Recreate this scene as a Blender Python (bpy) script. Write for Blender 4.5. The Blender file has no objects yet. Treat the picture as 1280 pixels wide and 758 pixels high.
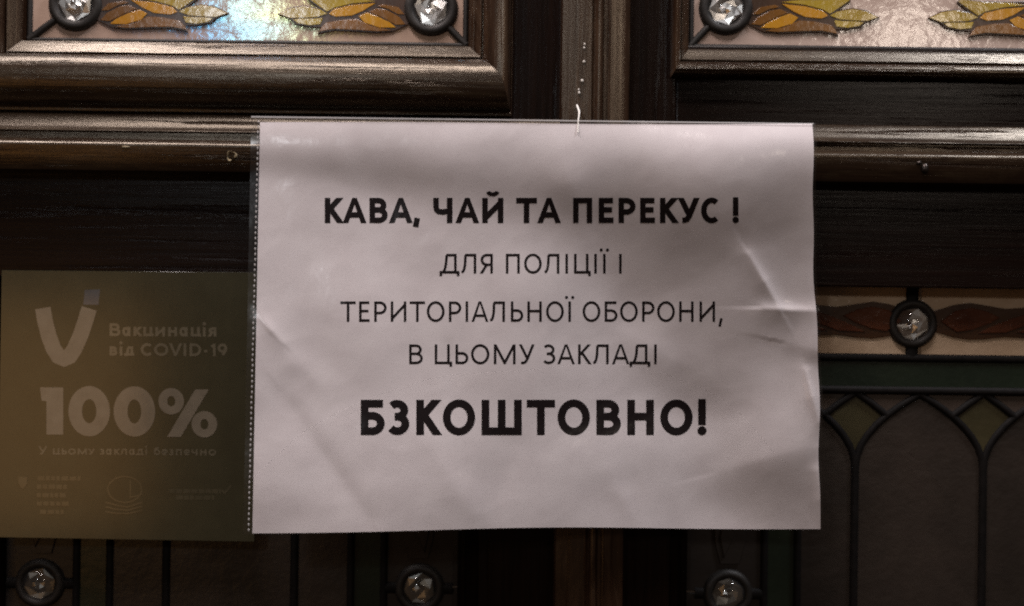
import bpy, bmesh, math, random
import numpy as np
from mathutils import Vector, Matrix, noise
random.seed(7)
sc = bpy.context.scene
COL = sc.collection

# ------------------------------------------------------------------ camera
W_IMG, D = 0.58, 0.66            # metres across the frame at the door face, camera distance
U = W_IMG / 1280.0
ROLL = math.radians(0.75)
CR, SR = math.cos(ROLL), math.sin(ROLL)
cam = bpy.data.cameras.new('camera')
cam.sensor_width = 36.0
cam.lens = 36.0 * D / W_IMG
cam.clip_start, cam.clip_end = 0.01, 50
cam.dof.use_dof = True
cam.dof.focus_distance = D - 0.035
cam.dof.aperture_fstop = cam.lens / 1000.0 / 0.010
cam_o = bpy.data.objects.new('camera', cam)
COL.objects.link(cam_o)
cam_o.matrix_world = Matrix(((CR, -SR, 0, 0), (0, 0, -1, -D), (SR, CR, 0, 0), (0, 0, 0, 1)))
sc.camera = cam_o

# ------------------------------------------------------------------ world and lamps
world = bpy.data.worlds.new('World')
sc.world = world
world.use_nodes = True
bg = world.node_tree.nodes['Background']
bg.inputs[0].default_value = (0.034, 0.022, 0.015, 1)
bg.inputs[1].default_value = 1.0

def lamp(name, loc, target, sx, sz, watts, color):
    l = bpy.data.lights.new(name, 'AREA')
    l.shape = 'RECTANGLE'; l.size = sx; l.size_y = sz; l.energy = watts; l.color = color
    o = bpy.data.objects.new(name, l); COL.objects.link(o)
    o.location = loc
    o.rotation_euler = (Vector(target) - Vector(loc)).to_track_quat('-Z', 'Y').to_euler()
    return o

lamp('porch_lamp', (-0.42, -0.37, 1.15), (-0.1, 0, 0.05), 1.3, 0.18, 21.5, (1.0, 0.885, 0.855))
lamp('corner_lamp', (0.82, -0.36, 1.15), (0.2, 0, 0.0), 0.20, 0.11, 9.5, (0.95, 0.95, 1.0))
lamp('hanging_lamp', (-0.44, -1.28, 0.47), (0, 0, 0), 0.085, 0.075, 1.2, (0.95, 0.97, 1.0))
lamp('street_lamp', (0.68, -1.35, 0.455), (0, 0, 0), 0.10, 0.09, 0.95, (1.0, 0.85, 0.72))
lamp('lit_window', (-0.82, -1.28, -0.20), (-0.2, 0, -0.08), 0.40, 0.40, 0.44, (1.0, 0.50, 0.16))

sc.view_settings.view_transform = 'Standard'
sc.view_settings.look = 'None'
sc.view_settings.exposure = 0.0
sc.view_settings.gamma = 1.0
sc.cycles.use_denoising = False
sc.cycles.caustics_reflective = False
sc.cycles.caustics_refractive = False
sc.cycles.max_bounces = 8
sc.cycles.transparent_max_bounces = 12
sc.cycles.sample_clamp_indirect = 4.0
sc.cycles.filter_width = 2.0

# ------------------------------------------------------------------ pixel -> place (1280 x 758 photograph pixels, known depth y)
def P(px, py, y=0.0):
    du, dv = px - 640.0, py - 379.0
    k = (D + y) / D * U
    return Vector(((du * CR + dv * SR) * k, y, -(-du * SR + dv * CR) * k))
def X(px, py=379, y=0.0): return P(px, py, y).x
def Z(px, py, y=0.0): return P(px, py, y).z

# ------------------------------------------------------------------ materials
def new_mat(name):
    m = bpy.data.materials.new(name); m.use_nodes = True
    return m, m.node_tree.nodes, m.node_tree.links, m.node_tree.nodes['Principled BSDF']
def ramp(n, l, src, c0, c1, p0=0.3, p1=0.7):
    r = n.new('ShaderNodeValToRGB'); l.new(src, r.inputs[0])
    r.color_ramp.elements[0].position = p0; r.color_ramp.elements[1].position = p1
    r.color_ramp.elements[0].color = (*c0, 1); r.color_ramp.elements[1].color = (*c1, 1)
    return r.outputs[0]
def rmap(n, l, src, a, b):
    r = n.new('ShaderNodeMapRange'); l.new(src, r.inputs[0])
    r.inputs[1].default_value = 0.3; r.inputs[2].default_value = 0.7
    r.inputs[3].default_value = a; r.inputs[4].default_value = b
    return r.outputs[0]
def nz(n, l, scale, vec=None, detail=4, rough=0.6, dist=0.0):
    t = n.new('ShaderNodeTexNoise'); t.inputs['Scale'].default_value = scale
    t.inputs['Detail'].default_value = detail; t.inputs['Roughness'].default_value = rough
    t.inputs['Distortion'].default_value = dist
    if vec: l.new(vec, t.inputs['Vector'])
    return t.outputs[0]
def mapped(n, l, s):
    tc = n.new('ShaderNodeTexCoord'); mp = n.new('ShaderNodeMapping')
    l.new(tc.outputs['Object'], mp.inputs[0]); mp.inputs['Scale'].default_value = s
    return mp.outputs[0]
def bump(n, l, b, src, strength, dist):
    bp = n.new('ShaderNodeBump'); bp.inputs['Strength'].default_value = strength
    bp.inputs['Distance'].default_value = dist
    l.new(src, bp.inputs['Height']); l.new(bp.outputs[0], b.inputs['Normal'])
    return bp

def wood(name, axis, c0, c1, spec=0.8, r0=0.24, r1=0.36, worn=None, bs=0.2):
    m, n, l, b = new_mat(name)
    def vec(al, ac): return mapped(n, l, (al, ac, ac) if axis == 'x' else (ac, ac, al))
    g = nz(n, l, 1.0, vec(11, 420), 6, 0.7, 0.5)          # fine fibre
    g2 = nz(n, l, 1.0, vec(5, 60), 3, 0.5)                # broad bands
    g3 = nz(n, l, 1.0, vec(5, 170), 5, 0.65, 0.5)         # pores and drying cracks
    col = ramp(n, l, g, c0, c1)
    if worn:                                              # patches where the varnish has gone
        pt = nz(n, l, 1.0, vec(14, 90), 6, 0.7, 0.8)
        mk = n.new('ShaderNodeMapRange'); l.new(pt, mk.inputs[0])
        mk.inputs[1].default_value = 0.47; mk.inputs[2].default_value = 0.62
        mc = n.new('ShaderNodeMix'); mc.data_type = 'RGBA'
        l.new(mk.outputs[0], mc.inputs[0]); l.new(col, mc.inputs[6]); mc.inputs[7].default_value = (*worn, 1)
        col = mc.outputs[2]
    l.new(col, b.inputs['Base Color'])
    l.new(rmap(n, l, g2, r0, r1), b.inputs['Roughness'])
    cr = n.new('ShaderNodeMapRange'); l.new(g3, cr.inputs[0])
    cr.inputs[1].default_value = 0.32; cr.inputs[2].default_value = 0.42; cr.inputs[3].default_value = -2.4; cr.inputs[4].default_value = 0.0
    mx = n.new('ShaderNodeMath'); mx.operation = 'ADD'; l.new(g, mx.inputs[0]); l.new(g2, mx.inputs[1])
    m2 = n.new('ShaderNodeMath'); m2.operation = 'ADD'; l.new(mx.outputs[0], m2.inputs[0]); l.new(cr.outputs[0], m2.inputs[1])
    bump(n, l, b, m2.outputs[0], bs, 0.0006)
    sp = n.new('ShaderNodeMapRange'); l.new(g3, sp.inputs[0])
    sp.inputs[1].default_value = 0.32; sp.inputs[2].default_value = 0.46; sp.inputs[3].default_value = 0.05; sp.inputs[4].default_value = spec
    l.new(sp.outputs[0], b.inputs['Specular IOR Level'])
    if worn: b.inputs['Specular Tint'].default_value = (1.0, 0.87, 0.70, 1)      # amber varnish
    return m

def art_glass(name, c0, c1, rough=0.14, film=0, bscale=240, bstr=0.3, patch=25):
    m, n, l, b = new_mat(name)
    v = mapped(n, l, (1, 1, 1))
    l.new(ramp(n, l, nz(n, l, patch, v, 4, 0.6, 0.6), c0, c1), b.inputs['Base Color'])
    b.inputs['Roughness'].default_value = rough
    b.inputs['IOR'].default_value = 1.55
    big = nz(n, l, 45, v, 2)
    fine = nz(n, l, bscale, v, 3)
    mx = n.new('ShaderNodeMath'); mx.operation = 'MULTIPLY_ADD'
    l.new(big, mx.inputs[0]); mx.inputs[1].default_value = 2.0; l.new(fine, mx.inputs[2])
    bump(n, l, b, mx.outputs[0], bstr, 0.0012)
    if film:
        sx = n.new('ShaderNodeSeparateXYZ'); l.new(v, sx.inputs[0])
        ma = n.new('ShaderNodeMath'); ma.operation = 'MULTIPLY_ADD'; l.new(sx.outputs[0], ma.inputs[0]); ma.inputs[1].default_value = 22.0; ma.inputs[2].default_value = 3.3
        sn = n.new('ShaderNodeMath'); sn.operation = 'SINE'; l.new(ma.outputs[0], sn.inputs[0])
        m3 = n.new('ShaderNodeMath'); m3.operation = 'MULTIPLY_ADD'; l.new(sn.outputs[0], m3.inputs[0]); m3.inputs[1].default_value = film * 0.17
        l.new(rmap(n, l, nz(n, l, 14, v, 3, 0.5, 0.8), film * 0.88, film * 1.12), m3.inputs[2])
        l.new(m3.outputs[0], b.inputs['Thin Film Thickness'])
        b.inputs['Thin Film IOR'].default_value = 1.27
    return m

def plain(name, col, rough=0.5, metal=0.0, var=0.25, scale=200, bstr=0.15, spec=0.5):
    m, n, l, b = new_mat(name)
    v = mapped(n, l, (1, 1, 1))
    t = nz(n, l, scale, v, 4)
    l.new(ramp(n, l, t, tuple(c * (1 - var) for c in col), tuple(min(1, c * (1 + var)) for c in col)), b.inputs['Base Color'])
    b.inputs['Roughness'].default_value = rough; b.inputs['Metallic'].default_value = metal
    b.inputs['Specular IOR Level'].default_value = spec
    if bstr: bump(n, l, b, t, bstr, 0.0005)
    return m

M = {}
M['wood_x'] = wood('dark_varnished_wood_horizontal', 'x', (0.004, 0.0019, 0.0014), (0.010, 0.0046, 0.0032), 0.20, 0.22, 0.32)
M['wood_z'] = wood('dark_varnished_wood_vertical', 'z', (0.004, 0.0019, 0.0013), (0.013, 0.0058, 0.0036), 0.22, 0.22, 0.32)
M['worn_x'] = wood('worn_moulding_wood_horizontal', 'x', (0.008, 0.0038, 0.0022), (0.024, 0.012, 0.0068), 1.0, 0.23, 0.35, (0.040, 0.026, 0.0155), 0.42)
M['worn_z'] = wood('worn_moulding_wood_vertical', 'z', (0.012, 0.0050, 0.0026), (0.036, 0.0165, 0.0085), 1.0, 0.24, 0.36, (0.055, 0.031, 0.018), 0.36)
M['black_wood'] = wood('blackened_bead_wood', 'z', (0.003, 0.0015, 0.001), (0.008, 0.004, 0.0028), 0.06)
M['lead'] = plain('old_lead', (0.020, 0.017, 0.015), 0.55, 0.2, 0.4, 150, 0.4)
M['pink'] = art_glass('iridescent_pink_glass', (0.42, 0.29, 0.225), (0.56, 0.41, 0.33), 0.13, film=205, bstr=0.12, bscale=150)
M['pink_plain'] = art_glass('hammered_pink_glass', (0.44, 0.33, 0.275), (0.58, 0.45, 0.385), 0.15, bstr=0.14, bscale=190)
M['amber'] = art_glass('amber_glass', (0.40, 0.17, 0.010), (0.60, 0.31, 0.025), 0.16, bstr=0.10)
M['olive'] = art_glass('olive_amber_glass', (0.28, 0.18, 0.012), (0.46, 0.33, 0.035), 0.16, bstr=0.10)
M['brown'] = art_glass('brown_glass', (0.028, 0.011, 0.004), (0.065, 0.026, 0.009), 0.3, bstr=0.06)
M['brownamber'] = art_glass('brown_amber_glass', (0.11, 0.045, 0.007), (0.26, 0.11, 0.018), 0.2, bstr=0.10)
M['cream'] = art_glass('cream_glass', (0.44, 0.31, 0.20), (0.62, 0.47, 0.33), 0.18)
M['redbrown'] = art_glass('red_brown_glass', (0.05, 0.012, 0.006), (0.13, 0.045, 0.022), 0.18)
M['green'] = art_glass('bottle_green_glass', (0.006, 0.012, 0.0075), (0.014, 0.022, 0.013), 0.3, bstr=0.1)
M['mauve'] = art_glass('smoky_mauve_glass', (0.013, 0.010, 0.008), (0.038, 0.028, 0.022), 0.36, bstr=0.22, patch=14)
M['umber'] = art_glass('dark_umber_glass', (0.010, 0.0075, 0.0065), (0.020, 0.015, 0.012), 0.4, bstr=0.10)
M['lead_dark'] = plain('blackened_lead', (0.006, 0.0048, 0.0044), 0.65, 0.0, 0.4, 150, 0.3, spec=0.15)
M['moss'] = art_glass('moss_glass', (0.030, 0.025, 0.010), (0.055, 0.045, 0.02), 0.35, bstr=0.1)
M['fawn'] = art_glass('fawn_glass', (0.04, 0.029, 0.023), (0.075, 0.055, 0.043), 0.35, bstr=0.1)
M['foil'] = plain('silvered_foil', (0.86, 0.86, 0.84), 0.30, 1.0, 0.10, 300, 0.05)
# paper
m, n, l, b = new_mat('white_office_paper')
v = mapped(n, l, (1, 1, 1))
l.new(ramp(n, l, nz(n, l, 60, v, 5), (0.68, 0.63, 0.65), (0.74, 0.695, 0.715)), b.inputs['Base Color'])
b.inputs['Roughness'].default_value = 0.75
bump(n, l, b, nz(n, l, 700, v, 3), 0.12, 0.0003)
M['paper'] = m
M['ink'] = plain('black_toner', (0.007, 0.0035, 0.0045), 0.7, 0, 0.2, 800, 0.1, spec=0.1)
# sleeve film: clear thin film = transparent with a Fresnel gloss
def film(name, rough, haze, bs=0.35, ior=1.42):
    m, n, l, b = new_mat(name)
    n.remove(b)
    out = n['Material Output']
    tr = n.new('ShaderNodeBsdfTransparent'); tr.inputs[0].default_value = (0.96, 0.955, 0.95, 1)
    gl = n.new('ShaderNodeBsdfGlossy'); gl.inputs['Roughness'].default_value = rough
    fr = n.new('ShaderNodeFresnel'); 
    gm = n.new('ShaderNodeNewGeometry'); mi = n.new('ShaderNodeMapRange')      # a thin sheet reflects alike from both sides
    l.new(gm.outputs['Backfacing'], mi.inputs[0]); mi.inputs[3].default_value = ior; mi.inputs[4].default_value = 1 / ior
    l.new(mi.outputs[0], fr.inputs['IOR'])
    v = mapped(n, l, (1, 1, 1))
    bp = n.new('ShaderNodeBump'); bp.inputs['Strength'].default_value = bs; bp.inputs['Distance'].default_value = 0.0008
    l.new(nz(n, l, 70, v, 3), bp.inputs['Height'])
    l.new(bp.outputs[0], gl.inputs['Normal']); l.new(bp.outputs[0], fr.inputs['Normal'])
    mx = n.new('ShaderNodeMixShader'); l.new(fr.outputs[0], mx.inputs[0]); l.new(tr.outputs[0], mx.inputs[1]); l.new(gl.outputs[0], mx.inputs[2])
    df = n.new('ShaderNodeBsdfDiffuse'); df.inputs[0].default_value = (0.7, 0.68, 0.68, 1)
    m2 = n.new('ShaderNodeMixShader'); m2.inputs[0].default_value = haze
    l.new(mx.outputs[0], m2.inputs[1]); l.new(df.outputs[0], m2.inputs[2]); l.new(m2.outputs[0], out.inputs[0])
    return m
M['film'] = film('clear_plastic_film', 0.20, 0.003)
M['foil_shaded'] = plain('shaded_foil', (0.30, 0.30, 0.28), 0.34, 1.0, 0.2, 300, 0.05)  # darker copy of the foil: the lower side jewels' shade is put into its colour
M['jewel'] = film('clear_jewel_glass', 0.04, 0.02, 0.05, 1.6)
M['weld'] = film('milky_welded_film', 0.2, 0.45)
M['sticker'] = plain('olive_sticker_print', (0.043, 0.040, 0.023), 0.17, 0, 0.12, 60, 0.03, spec=0.85)
M['sticker_pale'] = plain('pale_sticker_print', (0.17, 0.145, 0.108), 0.12, 0, 0.12, 120, 0.0, spec=0.85)
M['sticker_blue'] = plain('grey_blue_sticker_print', (0.07, 0.075, 0.08), 0.09, 0, 0.12, 120, 0.0, spec=0.85)
M['sticker_faint'] = plain('faint_sticker_print', (0.125, 0.108, 0.073), 0.12, 0, 0.15, 120, 0.0, spec=0.85)
M['sticker_emblem'] = plain('faded_sticker_emblem', (0.072, 0.062, 0.037), 0.12, 0, 0.15, 120, 0.0, spec=0.85)
M['whitepaint'] = plain('white_paint', (0.72, 0.68, 0.62), 0.5, 0, 0.1, 300, 0.2)
M['thread'] = plain('white_thread', (0.8, 0.78, 0.74), 0.7, 0, 0.1, 900, 0.3)
M['rawwood'] = plain('bare_wood_chip', (0.26, 0.205, 0.12), 0.6, 0, 0.3, 400, 0.3)
M['rust'] = plain('dark_nail_metal', (0.06, 0.05, 0.045), 0.3, 0.8, 0.4, 500, 0.4)

# ------------------------------------------------------------------ mesh helpers
def mesh_obj(name, verts, faces, mat, parent=None, smooth=None):
    me = bpy.data.meshes.new(name); me.from_pydata([tuple(v) for v in verts], [], faces); me.update()
    if mat: me.materials.append(M[mat])
    if smooth is not None:
        me.polygons.foreach_set('use_smooth', [True] * len(me.polygons))
        if smooth < 180: me.set_sharp_from_angle(angle=math.radians(smooth))
    o = bpy.data.objects.new(name, me); COL.objects.link(o)
    if parent: o.parent = parent
    return o
def bm_obj(name, bm, mat, parent=None, smooth=None):
    me = bpy.data.meshes.new(name); bm.to_mesh(me); bm.free()
    me.materials.append(M[mat])
    if smooth is not None:
        me.polygons.foreach_set('use_smooth', [True] * len(me.polygons))
        if smooth < 180: me.set_sharp_from_angle(angle=math.radians(smooth))
    o = bpy.data.objects.new(name, me); COL.objects.link(o)
    if parent: o.parent = parent
    return o
def flat_fronts(o):
    """big axis-aligned faces stay flat, only the rounded edges shade smoothly"""
    for p in o.data.polygons:
        if max(abs(c) for c in p.normal) > 0.9995: p.use_smooth = False
    return o
def tag(o, label, cat, group=None):
    o['label'] = label; o['category'] = cat
    if group: o['group'] = group
    return o
def empty(name, loc=(0, 0, 0), parent=None):
    o = bpy.data.objects.new(name, None); COL.objects.link(o); o.empty_display_size = 0.02
    # keep parts in world coordinates: the empty stays at the origin of the door plane
    if parent: o.parent = parent
    return o
def box(name, x0, x1, z0, z1, y0, y1, mat, parent, bev=0.001):
    bm = bmesh.new(); bmesh.ops.create_cube(bm, size=1)
    for v in bm.verts:
        v.co = Vector((x0 if v.co.x < 0 else x1, y0 if v.co.y < 0 else y1, z0 if v.co.z < 0 else z1))
    bmesh.ops.bevel(bm, geom=bm.edges[:], offset=bev, segments=2, affect='EDGES', profile=0.5)
    return flat_fronts(bm_obj(name, bm, mat, parent, 40))

def wob(p, amp):
    return noise.noise(Vector((p.x * 22, p.y * 40 + 3, p.z * 22))) * amp + noise.noise(Vector((p.x * 80, 7 + p.y * 90, p.z * 80))) * amp * 0.4

def sweep(name, prof, ends, mat, parent, seg=70, amp=0.00025):
    """prof: list of profile params (o, y); ends(o) -> (start Vector, end Vector) at y=0; swept as one solid strip"""
    verts, faces = [], []
    npf = len(prof)
    for k in range(seg + 1):
        f = k / seg
        for (o, y) in prof:
            a, b_ = ends(o)
            p = a.lerp(b_, f); p.y = y
            p.y += wob(p, amp)
            verts.append(p)
    for k in range(seg):
        for j in range(npf - 1):
            a = k * npf + j
            faces.append((a, a + 1, a + npf + 1, a + npf))
    faces.append(tuple(range(npf)))
    faces.append(tuple(reversed(range(seg * npf, seg * npf + npf))))
    o = mesh_obj(name, verts, faces, mat, parent, 38)
    return o

def slab(name, pts, y0, y1, mat, parent, bev=0.0004):
    """pts: outline of world (x, z); a slab from y0 (front) to y1 (back)"""
    bm = bmesh.new()
    vs = [bm.verts.new((p[0], y1, p[1])) for p in pts]
    f = bm.faces.new(vs)
    bmesh.ops.recalc_face_normals(bm, faces=[f])
    r = bmesh.ops.extrude_face_region(bm, geom=[f])
    nv = [g for g in r['geom'] if isinstance(g, bmesh.types.BMVert)]
    for v in nv: v.co.y = y0
    bmesh.ops.recalc_face_normals(bm, faces=bm.faces[:])
    fr = [e for e in bm.edges if all(abs(v.co.y - y0) < 1e-7 for v in e.verts)]
    if bev: bmesh.ops.bevel(bm, geom=fr, offset=bev, segments=2, affect='EDGES', profile=0.5, clamp_overlap=True)
    return flat_fronts(bm_obj(name, bm, mat, parent, 40))

def came(name, pts, w, y, mat, parent, h=0.0016):
    """half-round lead strip along world (x, z) points"""
    n = len(pts); verts = []; faces = []
    V = [Vector((p[0], p[1])) for p in pts]
    prof = [(-1, 0.0), (-0.8, 0.65), (-0.3, 1), (0.3, 1), (0.8, 0.65), (1, 0.0)]
    for i in range(n):
        t = (V[min(i + 1, n - 1)] - V[max(i - 1, 0)]).normalized()
        nr = Vector((-t.y, t.x))
        for (a, b_) in prof:
            q = V[i] + nr * (a * w / 2)
            d = noise.noise(Vector((q.x * 150, q.y * 150, 5))) * 0.00015
            verts.append((q.x, y - h * b_ + d, q.y))
    k = len(prof)
    for i in range(n - 1):
        for j in range(k - 1):
            a = i * k + j
            faces.append((a, a + 1, a + k + 1, a + k))
    faces.append(tuple(range(k))); faces.append(tuple(reversed(range((n - 1) * k, n * k))))
    o = mesh_obj(name, verts, faces, mat, parent, 60)
    bm = bmesh.new(); bm.from_mesh(o.data); bmesh.ops.recalc_face_normals(bm, faces=bm.faces[:]); bm.to_mesh(o.data); bm.free()
    return o
def lathe(name, c, prof, mat, parent, seg=40, smooth=60, jitter=0.0):
    """prof: (radius, y) rings about the y axis through world point c (x, z)"""
    verts, faces = [], []
    for (r, y) in prof:
        for k in range(seg):
            a = 2 * math.pi * k / seg
            verts.append((c[0] + r * math.cos(a), y + random.uniform(-jitter, jitter), c[1] + r * math.sin(a)))
    for i in range(len(prof) - 1):
        for k in range(seg):
            a, b_ = i * seg + k, i * seg + (k + 1) % seg
            faces.append((a, b_, b_ + seg, a + seg))
    faces.append(tuple(range((len(prof) - 1) * seg, len(prof) * seg)))
    o = mesh_obj(name, verts, faces, mat, parent, smooth)
    bm = bmesh.new(); bm.from_mesh(o.data); bmesh.ops.recalc_face_normals(bm, faces=bm.faces[:]); bm.to_mesh(o.data); bm.free()
    return o

# ------------------------------------------------------------------ the door: two leaves of dark wood with stained glass
def ell(o0, o1, ybase, ypeak, n=14, frac=0.5):
    om = o0 + (o1 - o0) * frac; r = []
    for k in range(n + 1):
        a = math.pi * k / n
        o = om - (om - o0) * math.cos(a) if a <= math.pi / 2 else om - (o1 - om) * math.cos(a)
        r.append((o, ybase + (ypeak - ybase) * math.sin(a)))
    return r

TOPY, BOTY = -330, 1060          # how far (in photo pixels) the leaves are built above and below the frame
YB = 0.036                       # back of the frame timbers
GY_TOP, GY_LOW = 0.006, 0.017    # glass faces

def jewel(parent, c, r_in, r_out, gy, seedv, foil='foil'):
    random.seed(seedv)
    h = 0.0035
    ring = [(r_out, gy + 0.001)]
    for k in range(1, 10):
        a = math.pi * k / 9 * 0.98
        rm, rr = (r_out + r_in * 0.94) / 2, (r_out - r_in * 0.94) / 2
        ring.append((rm + rr * math.cos(a), gy - h * math.sin(a)))
    lathe('jewel_ring', c, ring, 'lead', parent)
    # crumpled silvered foil behind the glass drop
    verts = [(c[0], gy - 0.0012, c[1])]; faces = []
    rings, seg = 3, 7
    for i in range(1, rings + 1):
        for k in range(seg):
            a = 2 * math.pi * (k + 0.5 * (i % 2)) / seg + random.uniform(-.2, .2)
            rr = r_in * i / rings * 0.98
            verts.append((c[0] + rr * math.cos(a), gy - 0.0012 + random.uniform(-0.0011, 0.0011) * (1 if i < rings else 0.2), c[1] + rr * math.sin(a)))
    for k in range(seg): faces.append((0, 1 + k, 1 + (k + 1) % seg))
    for i in range(rings - 1):
        for k in range(seg):
            a, b_ = 1 + i * seg + k, 1 + i * seg + (k + 1) % seg
            faces += [(a, a + seg, b_), (b_, a + seg, b_ + seg)]
    mesh_obj('jewel_foil', verts, faces, foil, parent)
    dome = [(r_in, gy - 0.0002), (r_in, gy - 0.0022)]
    for k in range(1, 13):
        a = math.pi / 2 * k / 12
        dome.append((max(r_in * math.cos(a), r_in * 0.02), gy - 0.0022 - 0.0068 * math.sin(a)))
    lathe('jewel_drop', c, dome, 'jewel', parent, 40, 180)

def top_panel(leaf, cx, xl, xr, ybot, mirror_y0, ground):
    """upper stained glass: cx centre px, xl..xr glass edges px, ybot px of the glass foot, jewels at cx +- 222"""
    pan = empty('stained_glass_panel', parent=leaf)
    g = GY_TOP
    q = lambda px, py: ((P(px, py, g)).x, (P(px, py, g)).z)
    zb = P(cx, ybot, g).z
    x0, x1 = P(xl, 20, g).x, P(xr, 20, g).x
    zt = P(cx, TOPY, g).z
    slab('background_pane', [(x0, zb), (x1, zb), (x1, zt), (x0, zt)], g, g + 0.003, ground, pan, 0)
    cz = P(cx, mirror_y0, g).z
    ccx = P(cx, 15, g).x
    k = (D + g) / D * U
    # lead edging
    came('lead_came', [(x0, zb + 0.0005 + (x1 - x0) * 0) , (x1, zb + 0.0005)], 6.5 * k, g - 0.0002, 'lead', pan)
    came('lead_came', [(x0 + 2 * k, zb), (x0 + 2 * k, zt)], 6.5 * k, g - 0.0002, 'lead', pan)
    came('lead_came', [(x1 - 2 * k, zb), (x1 - 2 * k, zt)], 6.5 * k, g - 0.0002, 'lead', pan)
    sil = [(28, 20), (48, 29.5), (68, 31), (92, 29.7), (119, 28.8), (132, 31), (141, 33), (138, 25), (152, 25), (170, 21.5), (175, 16), (192, 9), (175, 0), (158, -2.5), (142, 0.5),
           (156, -11), (152, -16), (125, -13), (92, -13), (60, -14), (28, -12)]
    pieces = [('olive', [(131, 8), (140, 3.5), (158, 0), (174, 2.6), (188, 9), (175, 13.5), (158, 13), (143, 12)]),
              ('olive', [(136, 14), (148, 15), (162, 15), (171, 16), (166, 20), (152, 22.4), (139, 21)]),
              ('amber', [(71, -5), (86, 4), (99, 9.5), (118, 11), (126, 8), (120, 2.5), (99, -2.4)]),
              ('brownamber', [(76, 23), (92, 15.6), (109, 16.5), (129, 20), (134, 25), (137, 30), (131, 28.8), (119, 26.6), (92, 27.5), (68, 28.8), (52, 27.6)]),
              ('brownamber', [(33, 19), (41, 10.5), (56, 3), (66, 1.5), (76, 5.5), (60, 12), (44, 20)]),
              ('amber', [(45, 23.5), (52, 18), (66, 11.5), (79, 7), (89, 11.4), (82, 18.5), (64, 23.8)]),
              ('brownamber', [(34, 7), (42, -1), (60, -4), (66, -1.5), (54, 1), (42, 7)]),
              ('olive', [(72, -8), (92, -10.5), (125, -11), (149, -13.5), (152, -11), (139, -2), (129, 4.5), (121, 0), (100, -5)])]
    for s in (-1, 1):
        jx = ccx + s * 222 * k
        def loc(d, dy): return (jx - s * d * k, cz - dy * k)
        o = slab('leaf_outline', [loc(*p) for p in sil], g - 0.0012, g - 0.0002, 'brown', pan, 0.0003)
        for (mt, pl) in pieces:
            gc = (sum(p[0] for p in pl) / len(pl), sum(p[1] for p in pl) / len(pl))
            slab('leaf_pane', [loc(gc[0] + (p[0] - gc[0]) * 1.07, gc[1] + (p[1] - gc[1]) * 1.12) for p in pl], g - 0.0017, g - 0.0010, mt, pan, 0.0002)
        jewel(pan, (jx, cz), 21.5 * k, 34 * k, g, 11 + int(cx) + s)
        cornx = (x0 if s < 0 else x1)
        c0 = Vector((jx, cz)); c1 = Vector((cornx - s * 1 * k, zb + 1.5 * k))
        dr = (c1 - c0).normalized()
        came('lead_came', [tuple(c0 + dr * 32 * k), tuple(c1)], 9 * k, g - 0.0003, 'lead', pan, 0.002)
    return pan

def arch_x(y):      # half width of the pointed arch (px) at image height y
    pts = [(493, 0), (500, 12), (509, 26), (520, 41), (532, 54), (545, 65), (558, 73), (572, 78), (590, 80), (3000, 80)]
    for (a, b_) in zip(pts, pts[1:]):
        if a[0] <= y <= b_[0]: return a[1] + (b_[1] - a[1]) * (y - a[0]) / (b_[0] - a[0])
    return 0
ARY = [493, 496.5, 500, 504.5, 509, 514.5, 520, 526, 532, 538, 545, 551, 558, 565, 572, 581, 590]

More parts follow.
